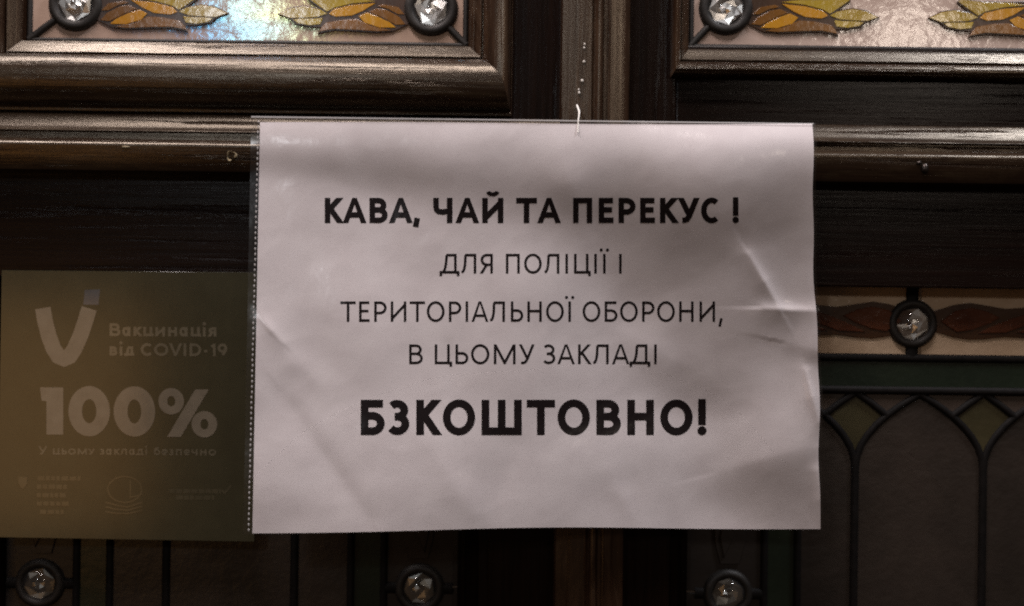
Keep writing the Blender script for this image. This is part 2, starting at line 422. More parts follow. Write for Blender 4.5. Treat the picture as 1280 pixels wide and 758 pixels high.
def low_panel(leaf, cx, ref, top):
    """lower stained glass; template in px about the panel centre cx, heights as in the leaf with top edge at 'top'"""
    pan = empty('stained_glass_panel', parent=leaf)
    g = GY_LOW; k = (D + g) / D * U
    c = P(cx, ref, g); dyo = top - 360
    def q(x, y): return (c.x + x * k, c.z - (y + dyo - ref) * k)
    yb = BOTY
    def pane(name, pts, mat, dy=0): return slab(name, [q(*p) for p in pts], g + dy, g + 0.003 + dy, mat, pan, 0.0003)
    E = 294
    # border strips, cut at the jewels
    pane('border_pane', [(-E, 352), (-1, 352), (-1, 447), (-E, 447)], 'cream')
    pane('border_pane', [(1, 352), (E, 352), (E, 447), (1, 447)], 'cream')
    for s in (-1, 1):
        for (ya, yb2) in ((449, 743), (745, yb)):
            pane('border_pane', [(s * 193, ya), (s * E, ya), (s * E, yb2), (s * 193, yb2)], 'umber')
        pane('green_bar', [(s * 151, 490), (s * 191, 490), (s * 191, yb), (s * 151, yb)], 'green')
    pane('green_bar', [(-191, 449), (191, 449), (191, 487.5), (-191, 487.5)], 'green', -0.0006)
    # arches
    Lc = [(-arch_x(y), y) for y in ARY]; Rc = [(arch_x(y), y) for y in ARY]
    pane('arch_pane', Rc + [(80, yb), (-80, yb)] + Lc[:0:-1], 'mauve')
    for s in (-1, 1):
        pts = [(s * (160 - arch_x(y)), y) for y in ARY if 160 - arch_x(y) <= 150]
        pane('arch_pane', [(s * 150, pts[0][1])] + pts + [(s * 80, yb), (s * 150, yb)], 'mauve')
        lo = [(s * (160 - arch_x(y)), y) for y in ARY if 520 <= y <= 565]
        li = [(s * arch_x(y), y) for y in ARY if 520 <= y <= 565]
        pane('lozenge_pane', [(s * 80, 494)] + lo + [(s * 80, 572)] + li[::-1], 'moss')
        pane('spandrel_pane', [(s * 3, 489), (s * 78, 489), (s * 42, 518)], 'fawn')
        pane('spandrel_pane', [(s * 82, 489), (s * 150, 489), (s * 150, 494), (s * 118, 518)], 'fawn')
        yl = ARY + [700, yb]
        came('lead_came', [q(s * arch_x(y), y) for y in ARY] + [q(s * 80, 620)], 9 * k, g - 0.0001, 'lead_dark', pan)
        came('lead_came', [q(s * 80, 575), q(s * 80, 700), q(s * 80, yb)], 10 * k, g - 0.0004, 'lead_dark', pan)
        came('lead_came', [q(s * max(160 - arch_x(y), 0), y) for y in ARY if 160 - arch_x(y) < 152] + [q(s * 80, 620)], 9 * k, g - 0.0001, 'lead_dark', pan)
        came('lead_came', [q(s * 80, 491), q(s * 60, 505), q(s * 41, 520)], 9 * k, g - 0.0001, 'lead_dark', pan)
        came('lead_came', [q(s * 80, 491), q(s * 100, 505), q(s * 119, 520)], 9 * k, g - 0.0001, 'lead_dark', pan)
        came('lead_came', [q(s * 150.5, 487), q(s * 150.5, yb)], 9 * k, g - 0.0006, 'lead_dark', pan)
        came('lead_came', [q(s * 192, 448), q(s * 192, yb)], 9 * k, g - 0.0006, 'lead_dark', pan)
        # border ribbons of leaves
        rib = [(12, 390), (40, 381), (60, 378), (80, 381), (105, 385), (130, 383), (160, 379), (190, 382), (205, 390), (215, 402), (205, 413), (190, 420), (160, 424), (130, 421),
               (105, 420), (80, 423), (60, 424), (40, 421), (12, 413)]
        slab('ribbon_outline', [q(s * a, b_) for (a, b_) in rib], g - 0.0012, g - 0.0003, 'brown', pan, 0.0003)
        for pl in ([(24, 402), (42, 388), (62, 384), (80, 388), (98, 396), (84, 404), (62, 412), (44, 415)],
                   [(70, 416), (92, 405), (112, 397), (140, 388), (164, 385), (186, 390), (160, 398), (132, 405), (104, 415)],
                   [(118, 414), (150, 404), (186, 396), (204, 402), (186, 414), (160, 419)]):
            slab('ribbon_pane', [q(s * a, b_) for (a, b_) in pl], g - 0.0021, g - 0.0010, 'redbrown', pan, 0.0005)
        # side border: upright leaf ribbon meeting a jewel
        for (ya, yb2) in ((470, 708), (782, 1010)):
            h = (yb2 - ya)
            out = [(235 + dx, ya + h * f) for (dx, f) in ((-14, 0), (-19, .15), (-22, .3), (-17, .5), (-21, .7), (-18, .9), (-12, 1), (12, 1), (18, .9), (21, .7), (17, .5), (22, .3), (19, .15), (14, 0))]
            slab('ribbon_outline', [q(s * a, b_) for (a, b_) in out], g - 0.0012, g - 0.0003, 'umber', pan, 0.0003)
            for (f0, f1, sg) in ((0.05, .42, 1), (.32, .72, -1), (.6, .97, 1)):
                pl = [(235 + sg * dx, ya + h * (f0 + (f1 - f0) * f)) for (dx, f) in ((-10, 0), (-13, .3), (-4, .7), (8, 1), (13, .7), (6, .25))]
                slab('ribbon_pane', [q(s * a, b_) for (a, b_) in pl], g - 0.0021, g - 0.0010, 'umber', pan, 0.0005)
        jc = q(s * 237, 745)
        jewel(pan, jc, 20 * k, 31 * k, g, 90 + int(cx) + s, 'foil_shaded')
        for (xa, xb) in ((192, 208), (266, 278)):
            came('lead_came', [q(s * xa, 745), q(s * xb, 745)], 14 * k, g - 0.0005, 'lead_dark', pan)
    came('lead_came', [q(-E, 448), q(0, 448), q(E, 448)], 10 * k, g - 0.0008, 'lead_dark', pan)
    came('lead_came', [q(-191, 488.5), q(0, 488.5), q(191, 488.5)], 10 * k, g - 0.0010, 'lead_dark', pan)
    jc = q(-11, 405)
    jewel(pan, jc, 20.5 * k, 31 * k, g, 55 + int(cx))
    for (ya, yb2) in ((352, 378), (432, 446)):
        came('lead_came', [q(-11, ya), q(-11, yb2)], 16 * k, g - 0.0005, 'lead_dark', pan)
    return pan

# frame mouldings round the upper glass ---------------------------------------------------
PROF_A = [(0, 0.009), (3, 0.001), (5, 0.0002), (18, -0.0034), (18.6, -0.0036), (19.2, -0.0014), (20.6, -0.0014)] + ell(21, 84, -0.0026, -0.0135, 18, 0.46) + [(84.5, -0.0022), (88, -0.0032), (91, -0.003), (92, 0.004)]
PROF_B = [(0, 0.009), (4, 0.001), (6, 0.0), (8, -0.0004), (19, -0.0034), (20, -0.0052), (21.5, -0.0050), (22, -0.0034)] + ell(22.5, 40, -0.0034, -0.0098, 12, 0.62) + [(41, 0.004)]

def upper_frame(leaf, prof, xl, xr, ybot, cx, sx):
    g = GY_TOP
    zb = P(cx, ybot, g).z; x0, x1 = P(xl, 20, g).x, P(xr, 20, g).x; zt = Z(cx, TOPY)
    u = U
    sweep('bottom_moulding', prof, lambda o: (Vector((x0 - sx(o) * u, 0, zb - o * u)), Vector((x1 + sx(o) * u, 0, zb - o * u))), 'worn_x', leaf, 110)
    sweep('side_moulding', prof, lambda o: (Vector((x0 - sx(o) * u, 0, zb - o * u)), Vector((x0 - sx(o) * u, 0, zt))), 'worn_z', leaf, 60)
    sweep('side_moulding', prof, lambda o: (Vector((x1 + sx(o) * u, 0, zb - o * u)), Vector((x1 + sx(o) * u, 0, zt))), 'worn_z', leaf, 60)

PROF_RAIL = [(0, 0.004), (0.2, -0.0032), (1.5, -0.0042), (8, -0.0058), (16, -0.0078), (22, -0.0100), (23, -0.0118), (24.2, -0.0120), (25.2, -0.0108), (26, -0.0102), (34, -0.0104), (36, -0.0120),
             (38, -0.0146), (40, -0.0160), (42, -0.0165), (44, -0.0165), (56, -0.0152), (70, -0.0136), (73, -0.0126), (74, -0.0105), (74.5, 0.004)]

def leaf_wood(leaf, xs, xg, yr_top, y_low_top, lowg, cx):
    """xs: outer left/right px of the leaf, xg: stile inner edges px, lowg: lower glass edges px"""
    zt, zb = Z(cx, TOPY), Z(cx, BOTY)
    zrt, zrb = Z(cx, yr_top), Z(cx, y_low_top)
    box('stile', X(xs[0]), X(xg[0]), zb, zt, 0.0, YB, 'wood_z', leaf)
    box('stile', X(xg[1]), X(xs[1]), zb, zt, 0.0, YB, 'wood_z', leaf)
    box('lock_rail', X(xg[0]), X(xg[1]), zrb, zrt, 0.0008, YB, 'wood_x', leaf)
    # inner bead round the lower glass
    u = U
    x0, x1 = X(lowg[0], 700, GY_LOW), X(lowg[1], 700, GY_LOW)
    pr = [(0, 0.030), (0, 0.0145), (2, 0.0095), (6, 0.0075), (10, 0.0072), (11, 0.006), (14, 0.0035), (16, 0.0025), (40, 0.0025), (40, 0.030)]
    sweep('side_bead', pr, lambda o: (Vector((x0 - o * u, 0, zb)), Vector((x0 - o * u, 0, zrb + 0.002))), 'black_wood', leaf, 50)
    sweep('side_bead', pr, lambda o: (Vector((x1 + o * u, 0, zb)), Vector((x1 + o * u, 0, zrb + 0.002))), 'black_wood', leaf, 50)

# leaf carrying the vaccination sticker
leaf_a = empty('door_leaf')
tag(leaf_a, 'dark wooden door leaf with stained glass, behind the vaccination sticker', 'door')
leaf_wood(leaf_a, (-330, 702), (-12, 602), 60, 350, (8, 572), 290)
ra = Z(290, 145)
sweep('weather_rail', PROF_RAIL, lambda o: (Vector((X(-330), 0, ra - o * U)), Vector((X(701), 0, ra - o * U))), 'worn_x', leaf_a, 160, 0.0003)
upper_frame(leaf_a, PROF_A, 36, 584, 54, 312, lambda o: o if o < 45 else 45 + (o - 45) * 0.27)
top_panel(leaf_a, 317, 36, 584, 55, 9, 'pink')
low_panel(leaf_a, 288, 700, 347)

# leaf with the astragal
leaf_b = empty('door_leaf')
tag(leaf_b, 'dark wooden door leaf with stained glass and a vertical cover strip', 'door')
leaf_wood(leaf_b, (704, 1760), (842, 1446), 60, 360, (858, 1432), 1150)
rb = Z(1150, 158.5)
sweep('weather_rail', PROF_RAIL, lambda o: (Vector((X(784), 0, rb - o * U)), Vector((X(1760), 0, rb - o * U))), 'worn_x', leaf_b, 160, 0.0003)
upper_frame(leaf_b, PROF_B, 862, 1398, 63, 1130, lambda o: o * 0.62)
top_panel(leaf_b, 1129, 862, 1398, 63, 14, 'pink_plain')
low_panel(leaf_b, 1147, 700, 360)
PROF_AST = [(0, 0.003), (0, -0.0085), (2, -0.0102), (18, -0.0108), (38, -0.0112), (40, -0.0104), (41.5, -0.0112)] + ell(42, 52, -0.0112, -0.0150, 10) + [(53, -0.0108), (57.5, -0.0108), (58.3, -0.0128), (60, -0.0132), (61, -0.0124), (63, -0.0122), (74, -0.0113), (83, -0.0104), (85, -0.0094), (85, 0.003)]
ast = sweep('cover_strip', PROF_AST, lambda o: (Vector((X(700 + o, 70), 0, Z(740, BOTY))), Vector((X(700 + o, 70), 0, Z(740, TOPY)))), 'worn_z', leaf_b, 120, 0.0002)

# small marks on the wood
def blob(name, px, py, y, rx, rz, mat, parent, depth=0.0008):
    bm = bmesh.new(); bmesh.ops.create_icosphere(bm, subdivisions=2, radius=1)
    c = P(px, py, y)
    for v in bm.verts:
        d = 1 + 0.35 * noise.noise(v.co * 1.7 + Vector((px, py, 0)))
        v.co = Vector((c.x + v.co.x * rx * U * d, c.y + v.co.y * depth, c.z + v.co.z * rz * U * d))
    return bm_obj(name, bm, mat, parent, 180)
for (px, py, rx, rz) in ((730.8, 55.5, 1.2, 1.6), (730.3, 60.2, 1.3, 1.6), (730.2, 77.6, 1.7, 2.1), (727.8, 101.3, 1.8, 2.2), (723.4, 112.6, 1.1, 1.6), (723.9, 116.4, 1.5, 2.2)):
    blob('paint_spot', px, py, -0.0112, rx, rz, 'whitepaint', ast)
blob('wood_chip', 157, 184, -0.0164, 5, 1.8, 'rawwood', leaf_a, 0.0006)
# torn nail hole: a ragged ring of raised fibres
bm = bmesh.new(); c = P(289, 195, -0.0160)
N = 22; rings = []
for k in range(N):
    a = 2 * math.pi * k / N
    r1 = 6.0 + 1.8 * math.sin(3 * a + 1) + random.uniform(-.8, .8); r0 = 4.0 + random.uniform(-.5, .5)
    h = 0.0012 * (0.3 + max(0, -math.sin(a))) + random.uniform(0, 0.0004)
    rings.append([bm.verts.new((c.x + r * U * math.cos(a), c.y + yy, c.z + r * U * math.sin(a) * 1.15)) for (r, yy) in ((r1, 0.0006), ((r1 + r0) / 2, -h), (r0, 0.0002))])
for k in range(N):
    a, b_ = rings[k], rings[(k + 1) % N]
    for j in range(2): bm.faces.new((a[j], b_[j], b_[j + 1], a[j + 1]))
bm_obj('torn_nail_hole', bm, 'rawwood', leaf_a, 60)
blob('nail_head', 1156, 211, -0.0155, 5, 6.5, 'rust', leaf_b, 0.002)
blob('nail_head', 1149, 204, -0.0158, 3.5, 2.6, 'rust', leaf_b, 0.0016)

# ------------------------------------------------------------------ the hanging notice: surface of the sheet (y as a function of photo pixel)
GX0, GX1, GY0, GY1, GS = 290, 1050, 130, 690, 2.0
gx = np.arange(GX0, GX1 + 1, GS); gy = np.arange(GY0, GY1 + 1, GS)
XX, YY = np.meshgrid(gx, gy)
def gauss(cx, cy, sx, sy, rot=0.0):
    r = math.radians(rot); dx, dy = XX - cx, YY - cy
    a = dx * math.cos(r) + dy * math.sin(r); b_ = -dx * math.sin(r) + dy * math.cos(r)
    return np.exp(-0.5 * ((a / sx) ** 2 + (b_ / sy) ** 2))
# tilt field: positive leans the sheet back at its top (faces up)
T = 0.030 * np.ones_like(XX)
T += 0.17 * np.exp(-0.5 * ((YY - 152) / 19) ** 2)
T += 0.58 * np.exp(-0.5 * ((YY - 152) / 22) ** 2) / (1 + np.exp(-(XX - 860) / 50.0))
T += -0.15 * gauss(420, 212, 120, 16, 7)
T += -0.16 * gauss(620, 232, 160, 30, 8)
T += -0.34 * gauss(870, 268, 130, 50, 0)
T += -0.27 * gauss(890, 385, 95, 62, 20)
T += -0.20 * gauss(850, 480, 60, 50, 0)
T += -0.17 * gauss(920, 605, 110, 42, 0)
T += 0.10 * gauss(400, 330, 90, 90, 0)
T += 0.12 * gauss(480, 560, 130, 70, 0)
T += 0.06 * gauss(650, 330, 50, 60, 20)
T += 0.08 * gauss(800, 540, 90, 22, 0)
T += 0.14 * gauss(990, 500, 35, 60, 0)
H = np.cumsum(T, axis=0) * GS * U          # metres towards the viewer, growing downwards
H += 0.0006 * np.sin(XX / 61.0 + YY / 97.0) + 0.0004 * np.sin(XX / 37.0 - YY / 71.0 + 1.0)
for j in range(len(gy)):                     # slack, hand-worn paper: broad mottling and small wrinkles
    for i in range(len(gx)):
        u_, v_ = gx[i], gy[j]
        H[j, i] += 0.00085 * noise.noise(Vector((u_ / 95.0, v_ / 75.0, 3.3))) + 0.00014 * noise.noise(Vector((u_ / 42.0, v_ / 36.0, 8.1))) \
            + 0.00007 * (1 - 2 * abs(noise.noise(Vector((u_ / 33.0 + v_ / 90.0, v_ / 30.0, 1.7)))))
def ridge(x0, y0, x1, y1, w, h, skew=0.0, pw=1.6):
    global H
    L = math.hypot(x1 - x0, y1 - y0); ux, uy = (x1 - x0) / L, (y1 - y0) / L
    a = (XX - x0) * ux + (YY - y0) * uy; d = -(XX - x0) * uy + (YY - y0) * ux
    t = np.clip(a / L, 0, 1); dist = np.hypot(d, np.where(a < 0, a, np.where(a > L, a - L, 0)))
    fade = np.clip(1 - np.abs(t - 0.5) * 0.9, 0, 1)
    ww = np.where(d > 0, w * (1 + skew), w * (1 - skew))
    H = H + h * fade * np.exp(-np.abs(dist / ww) ** pw)
ridge(352, 492, 462, 650, 18, -0.0008, 0.35)
ridge(326, 398, 352, 428, 9, 0.0016, -0.3, 1.1)
ridge(332, 420, 400, 480, 18, 0.0008)
ridge(936, 318, 974, 384, 11, 0.0026, 0.4, 1.1)
ridge(955, 386, 1018, 388, 15, 0.0026, 0.55, 1.1)
ridge(990, 430, 1040, 440, 26, 0.0020, -0.35, 1.7)
ridge(1008, 464, 1024, 528, 8, 0.0028, 0.3, 1.1)
ridge(1022, 590, 1030, 662, 9, 0.0022)
ridge(560, 430, 566, 500, 7, -0.0004)
ridge(750, 400, 880, 470, 30, 0.0012)
ridge(730, 430, 950, 300, 40, -0.0012)
ridge(690, 160, 735, 300, 30, 0.0012)
ridge(900, 590, 1010, 560, 26, 0.0013, 0.3)
ridge(640, 560, 610, 660, 26, -0.0010)
ridge(760, 590, 800, 660, 18, 0.0009)
ridge(540, 560, 590, 640, 20, 0.0007)
# the sheet hangs free: bring every column to the same reach at its foot, keeping the local tilts
col_end = H[-1, :] - H[10, :]
reach = np.interp(gx, [300, 480, 640, 780, 900, 1040], [0.028, 0.025, 0.014, 0.002, -0.013, -0.008])
kern = np.exp(-0.5 * (np.arange(-60, 61) / 24.0) ** 2); kern /= kern.sum()
reach = np.convolve(np.pad(reach, 60, mode='edge'), kern, mode='valid')
tt = np.clip((YY - gy[10]) / (gy[-1] - gy[10]), 0, 1)
H = H - H[10, :][None, :] + (reach - col_end)[None, :] * tt
YS = -0.0265 - H                            # sheet stands clear of the weather rail at its top, further out below
def ysheet(px, py):
    fx = min(max((px - GX0) / GS, 0), len(gx) - 1.001); fy = min(max((py - GY0) / GS, 0), len(gy) - 1.001)
    i, j = int(fy), int(fx); a, b_ = fy - i, fx - j
    return float(YS[i, j] * (1 - a) * (1 - b_) + YS[i + 1, j] * a * (1 - b_) + YS[i, j + 1] * (1 - a) * b_ + YS[i + 1, j + 1] * a * b_)

for (xa, xb, ya, yb_, lim) in ((300, 1040, 145, 240, -0.0185), (690, 800, 145, 680, -0.0165), (300, 1040, 145, 680, -0.004)):
    sub = YS[int((ya - GY0) / GS):int((yb_ - GY0) / GS), int((xa - GX0) / GS):int((xb - GX0) / GS)]
    print('sheet clearance', xa, ya, round(float(sub.max()), 4), 'limit', lim)
def quad_px(TL, TR, BR, BL, s, t):
    x = (TL[0] * (1 - s) + TR[0] * s) * (1 - t) + (BL[0] * (1 - s) + BR[0] * s) * t
    y = (TL[1] * (1 - s) + TR[1] * s) * (1 - t) + (BL[1] * (1 - s) + BR[1] * s) * t
    return x, y
def sheet(name, corners, nx, ny, dy, mat, parent, edge=None, slack=0.0):
    verts, faces = [], []
    for j in range(ny + 1):
        for i in range(nx + 1):
            s, t = i / nx, j / ny
            x, y = quad_px(*corners, s, t)
            if edge: x, y = edge(x, y, s, t)
            sl = -slack * abs(noise.noise(Vector((x / 46.0, y / 38.0, 2.5)))) * (1 - (2 * s - 1) ** 8) if slack else 0
            verts.append(P(x, y, ysheet(x, y) + dy + sl))
    for j in range(ny):
        for i in range(nx):
            a = j * (nx + 1) + i
            faces.append((a, a + nx + 1, a + nx + 2, a + 1))
    return mesh_obj(name, verts, faces, mat, parent, 180)

def wav(x, y, s, t):
    x += max(0, s - 0.9) * 10 * (2.2 * math.sin(t * 11 + 1) + 1.2 * math.sin(t * 29)) * 0.7
    y += max(0, t - 0.9) * 10 * 1.3 * math.sin(s * 9) - max(0, 0.1 - t) * 10 * 0.8 * math.sin(s * 7)
    y += -5.0 * 4 * s * (1 - s) * max(0, t - 0.6) / 0.4 * 0.6
    return x, y
PC = ((325, 153), (1014, 155.5), (1027, 661), (315.5, 667))
paper = empty('paper_notice')
tag(paper, 'white printed paper notice with bold black headline, inside the clear plastic sleeve', 'notice')
sheet('paper_sheet', PC, 300, 215, 0.0, 'paper', paper, wav)

# ------------------------------------------------------------------ lettering: strokes cut to the cap box
def arc(cx, cy, rx, ry, a0, a1, n=14):
    return [(cx + rx * math.cos(math.radians(a0 + (a1 - a0) * k / n)), cy + ry * math.sin(math.radians(a0 + (a1 - a0) * k / n))) for k in range(n + 1)]
def bowl(y0, y1, xf, x1, x0=0.0):
    m = (y0 + y1) / 2
    return [(x0, y1)] + arc(xf, m, x1 - xf, (y1 - y0) / 2, 90, -90, 16) + [(x0, y0)]
S = 's'; Dg = 'd'; Z0 = 'z'     # square cap, diagonal cut at the cap box, plain end
st = lambda x: ([(x, 0), (x, 1)], S)
GL = {
 'А': (.87, .0, .0, [([(.05, 0), (.5, 1.12), (.95, 0)], Dg), ([(.2, .27), (.8, .27)], Z0)]),
 'Б': (.64, .15, .06, [st(0), ([(0, 1), (.9, 1)], S), (bowl(0, .56, .5, 1), Z0)]),
 'В': (.66, .15, .07, [st(0), (bowl(.53, 1, .5, .9), Z0), (bowl(0, .53, .52, 1), Z0)]),
 'Д': (1.0, .0, .03, [([(.14, .0), (.24, .2), (.3, .5), (.34, 1)], Z0), ([(.32, 1), (.84, 1)], Z0), ([(.84, 1), (.84, 0)], S), ([(0, 0), (1, 0)], S), ([(0, 0), (0, -.22)], Z0), ([(1, 0), (1, -.22)], Z0)]),
 'Е': (.53, .15, .08, [st(0), ([(0, 1), (.95, 1)], S), ([(0, .53), (.85, .53)], S), ([(0, 0), (1, 0)], S)]),
 'З': (.57, .05, .09, [(arc(.40, .765, .52, .235, 140, -90) + [(.22, .53)], Z0), ([(.22, .53)] + arc(.42, .265, .58, .265, 90, -145), Z0)]),
 'И': (.78, .15, .15, [st(0), st(1), ([(.0, .10), (1, .90)], Z0)]),
 'К': (.66, .15, .0, [st(0), ([(.05, .48), (.78, 1)], Dg), ([(.26, .56), (.88, 0)], Dg)]),
 'Л': (.80, .02, .15, [([(0, 0), (.1, .03), (.19, .16), (.26, .45), (.29, 1)], Z0), ([(.27, 1), (1, 1)], Z0), st(1)]),
 'М': (1.05, .15, .15, [st(0), st(1), ([(.03, 1), (.5, .0), (.97, 1)], Dg)]),
 'Н': (.72, .15, .15, [st(0), st(1), ([(0, .53), (1, .53)], Z0)]),
 'О': (.89, .07, .07, [(arc(.5, .5, .5, .515, 0, 360, 36), 'c')]),
 'П': (.70, .15, .15, [st(0), st(1), ([(0, 1), (1, 1)], S)]),
 'Р': (.62, .15, .06, [st(0), (bowl(.42, 1, .45, 1), Z0)]),
 'С': (.70, .07, .05, [(arc(.58, .5, .58, .515, 52, 308, 26), Z0)]),
 'Т': (.77, .02, .02, [([(0, 1), (1, 1)], S), st(.5)]),
 'У': (.78, .01, .01, [([(.07, 1), (.52, .28)], Dg), ([(.93, 1), (.52, .2), (.38, .04), (.22, 0), (.08, .0)], 'u')]),
 'Ц': (.84, .15, .02, [st(0), st(.84), ([(0, 0), (1, 0)], S), ([(1, 0), (1, -.22)], Z0)]),
 'Ч': (.70, .09, .15, [([(0, 1), (0, .66), (.06, .52), (.2, .44), (.5, .42), (1, .48)], S), st(1)]),
 'Ш': (1.12, .15, .15, [st(0), st(.5), st(1), ([(0, 0), (1, 0)], S)]),
 'Ь': (.62, .15, .06, [st(0), (bowl(0, .56, .5, 1), Z0)]),
 'Я': (.66, .03, .15, [st(1), ([(1 - a, b_) for (a, b_) in bowl(.44, 1, .45, .92)], Z0), ([(.55, .46), (.1, 0)], Dg)]),
 'І': (0, .16, .16, [st(0)]),
 'Ї': (0, .16, .16, [st(0), 'dots']),
 '!': (0, .12, .1, [([(0, .36), (0, 1.03)], S), 'dot']),
 ',': (.26, .0, .08, [([(.8, .12), (.1, -.34)], Z0)]),
 '-': (.36, .07, .07, [([(0, .38), (1, .38)], Z0)]),
 'C': (.80, .07, .05, [(arc(.56, .5, .56, .5, 48, 312, 26), Z0)]),
 'O': (.95, .06, .06, [(arc(.5, .5, .5, .5, 0, 360, 36), 'c')]),
 'V': (.86, .0, .0, [([(.05, 1), (.5, -.1), (.95, 1)], Dg)]),
 'I': (0, .12, .12, [st(0)]),
 'D': (.76, .13, .06, [st(0), (bowl(0, 1, .4, 1), Z0)]),
 '1': (.34, .04, .1, [st(1), ([(0, .80), (.35, .88), (1, 1)], Z0)]),
 '9': (.62, .06, .06, [(arc(.5, .68, .5, .32, 0, 360, 28), 'c'), ([(1, .68), (.95, .45), (.75, .18), (.55, 0)], Z0)]),
}
GL['Й'] = (GL['И'][0], .15, .15, GL['И'][3] + ['breve'])
XH = 0.74
def low(ch, w=None):
    g = GL[ch]; return (g[0] if w is None else w, g[1] * .8, g[2] * .8, g[3])
LOW = {'в': low('В'), 'к': low('К'), 'ц': low('Ц'), 'и': low('И'), 'н': low('Н'), 'я': low('Я'), 'д': low('Д', .9), 'ь': low('Ь'), 'о': low('О'), 'м': low('М'), 'з': low('З'),
       'л': low('Л'), 'п': low('П'), 'ч': low('Ч'), 'у': low('У'),
       'а': (.66, .06, .12, [(arc(.45, .5, .45, .5, 0, 360, 24), 'c'), st(1)]),
       'е': (.72, .06, .06, [([(.05, .48), (1, .48)] + arc(.5, .5, .5, .5, 0, 320, 24), Z0)]),
       'б': (.74, .06, .06, [(arc(.5, .5, .5, .5, 0, 360, 24), 'c'), ([(0.02, .5), (.05, 1.0), (.3, 1.3), (.9, 1.42)], Z0)]),
       'і': (0, .13, .13, [st(0), 'idot'])}

def strip(pts, t, closed=False):
    V = [Vector(p) for p in pts]; n = len(V); L = []; R = []
    for i in range(n):
        if closed: a, b_ = V[(i - 1) % (n - 1)], V[(i + 1) % (n - 1)]
        else: a, b_ = V[max(i - 1, 0)], V[min(i + 1, n - 1)]
        if 0 < i < n - 1 and not closed:
            d1, d2 = (V[i] - V[i - 1]).normalized(), (V[i + 1] - V[i]).normalized()
            n1, n2 = Vector((-d1.y, d1.x)), Vector((-d2.y, d2.x))
            m_ = (n1 + n2); m_ = m_.normalized() if m_.length > 1e-6 else n1
            k = min(1 / max(m_.dot(n1), 0.4), 2.2)
            nr = m_ * k
        else:
            d = (b_ - a).normalized(); nr = Vector((-d.y, d.x))
        L.append(V[i] + nr * t / 2); R.append(V[i] - nr * t / 2)
    return [[L[i], L[i + 1], R[i + 1], R[i]] for i in range(n - 1)]
def clip(poly, lo, hi):
    for (lim, sg) in ((lo, 1), (hi, -1)):
        out = []
        for i in range(len(poly)):
            a, b_ = poly[i], poly[(i + 1) % len(poly)]
            da, db = (a.y - lim) * sg, (b_.y - lim) * sg
            if da >= 0: out.append(a)
            if (da >= 0) != (db >= 0): out.append(a.lerp(b_, da / (da - db)))
        poly = out
        if len(poly) < 3: return []
    return poly
def disc(cx, cy, r, ry=None, n=14): return [Vector((cx + r * math.cos(2 * math.pi * k / n), cy + (ry or r) * math.sin(2 * math.pi * k / n))) for k in range(n)]
def glyph(spec, h, t, tw):
    """polygons, cap height h, stroke t, ink width tw"""
    polys = []
    f = lambda p: Vector((t / 2 + p[0] * max(tw - t, 0), t / 2 + p[1] * (h - t)))
    for sid, sk in enumerate(spec):
        add = []
        if sk == 'dots': add = [disc(t / 2 + s * t * 1.25, h * 1.2, t * .62) for s in (-1, 1)]
        elif sk == 'idot': add = [disc(t / 2, h * 1.36, t * .66)]
        elif sk == 'dot': add = [disc(t / 2, t * .56, t * .6)]
        elif sk == 'breve': add = strip([(tw / 2 + a, h * 1.27 + b_) for (a, b_) in arc(0, 0, h * .19, h * .13, 190, 350, 12)], t * .72)
        else:
            pts, mode = sk
            if mode == 'c': add = strip([f(p) for p in pts], t, True)
            else:
                q = [f(p) for p in pts]
                if mode in (S, Dg):
                    e = t / 2 if mode == S else t * 1.2
                    q[0] = q[0] + (q[0] - q[1]).normalized() * e
                    q[-1] = q[-1] + (q[-1] - q[-2]).normalized() * (e if not (mode == Dg and 0.02 < pts[-1][1] < 0.98) else 0)
                    if mode == Dg and 0.02 < pts[0][1] < 0.98: q[0] = f(pts[0])
                if mode == 'u': q[0] = q[0] + (q[0] - q[1]).normalized() * t * 1.2
                add = strip(q, t)
                if mode in (Dg, 'u'): add = [c_ for c_ in (clip(p, 0, h) for p in add) if c_]
        polys += [(sid, p) for p in add]
    return polys
def text_polys(text, x0, x1, ytop, ybase, t, bold=False, track=0.0):
    h = ybase - ytop; th = t / h
    x = 0; items = []
    for ch in text:
        if ch == ' ': x += .36 + track; continue
        if ch in LOW: w, a, b_, spec = LOW[ch]; hh = XH; w *= XH
        else: w, a, b_, spec = GL[ch]; hh = 1.0
        if bold: w = w + .06 if w else 0; a *= .86; b_ *= .86
        w = max(w, th)
        items.append((spec, x + a, w, hh)); x += a + w + b_ + track
    xa = items[0][1]; xb = items[-1][1] + items[-1][2]
    k = (x1 - x0) / ((xb - xa) * h)
    out = []; sid0 = 0
    for (spec, gx_, w, hh) in items:
        gp = glyph(spec, hh * h, t, w * h * k)
        for (sid, p) in gp:
            out.append((sid0 + sid, [(x0 + (gx_ - xa) * h * k + v.x, ybase - v.y) for v in p]))
        sid0 += 8
    return out
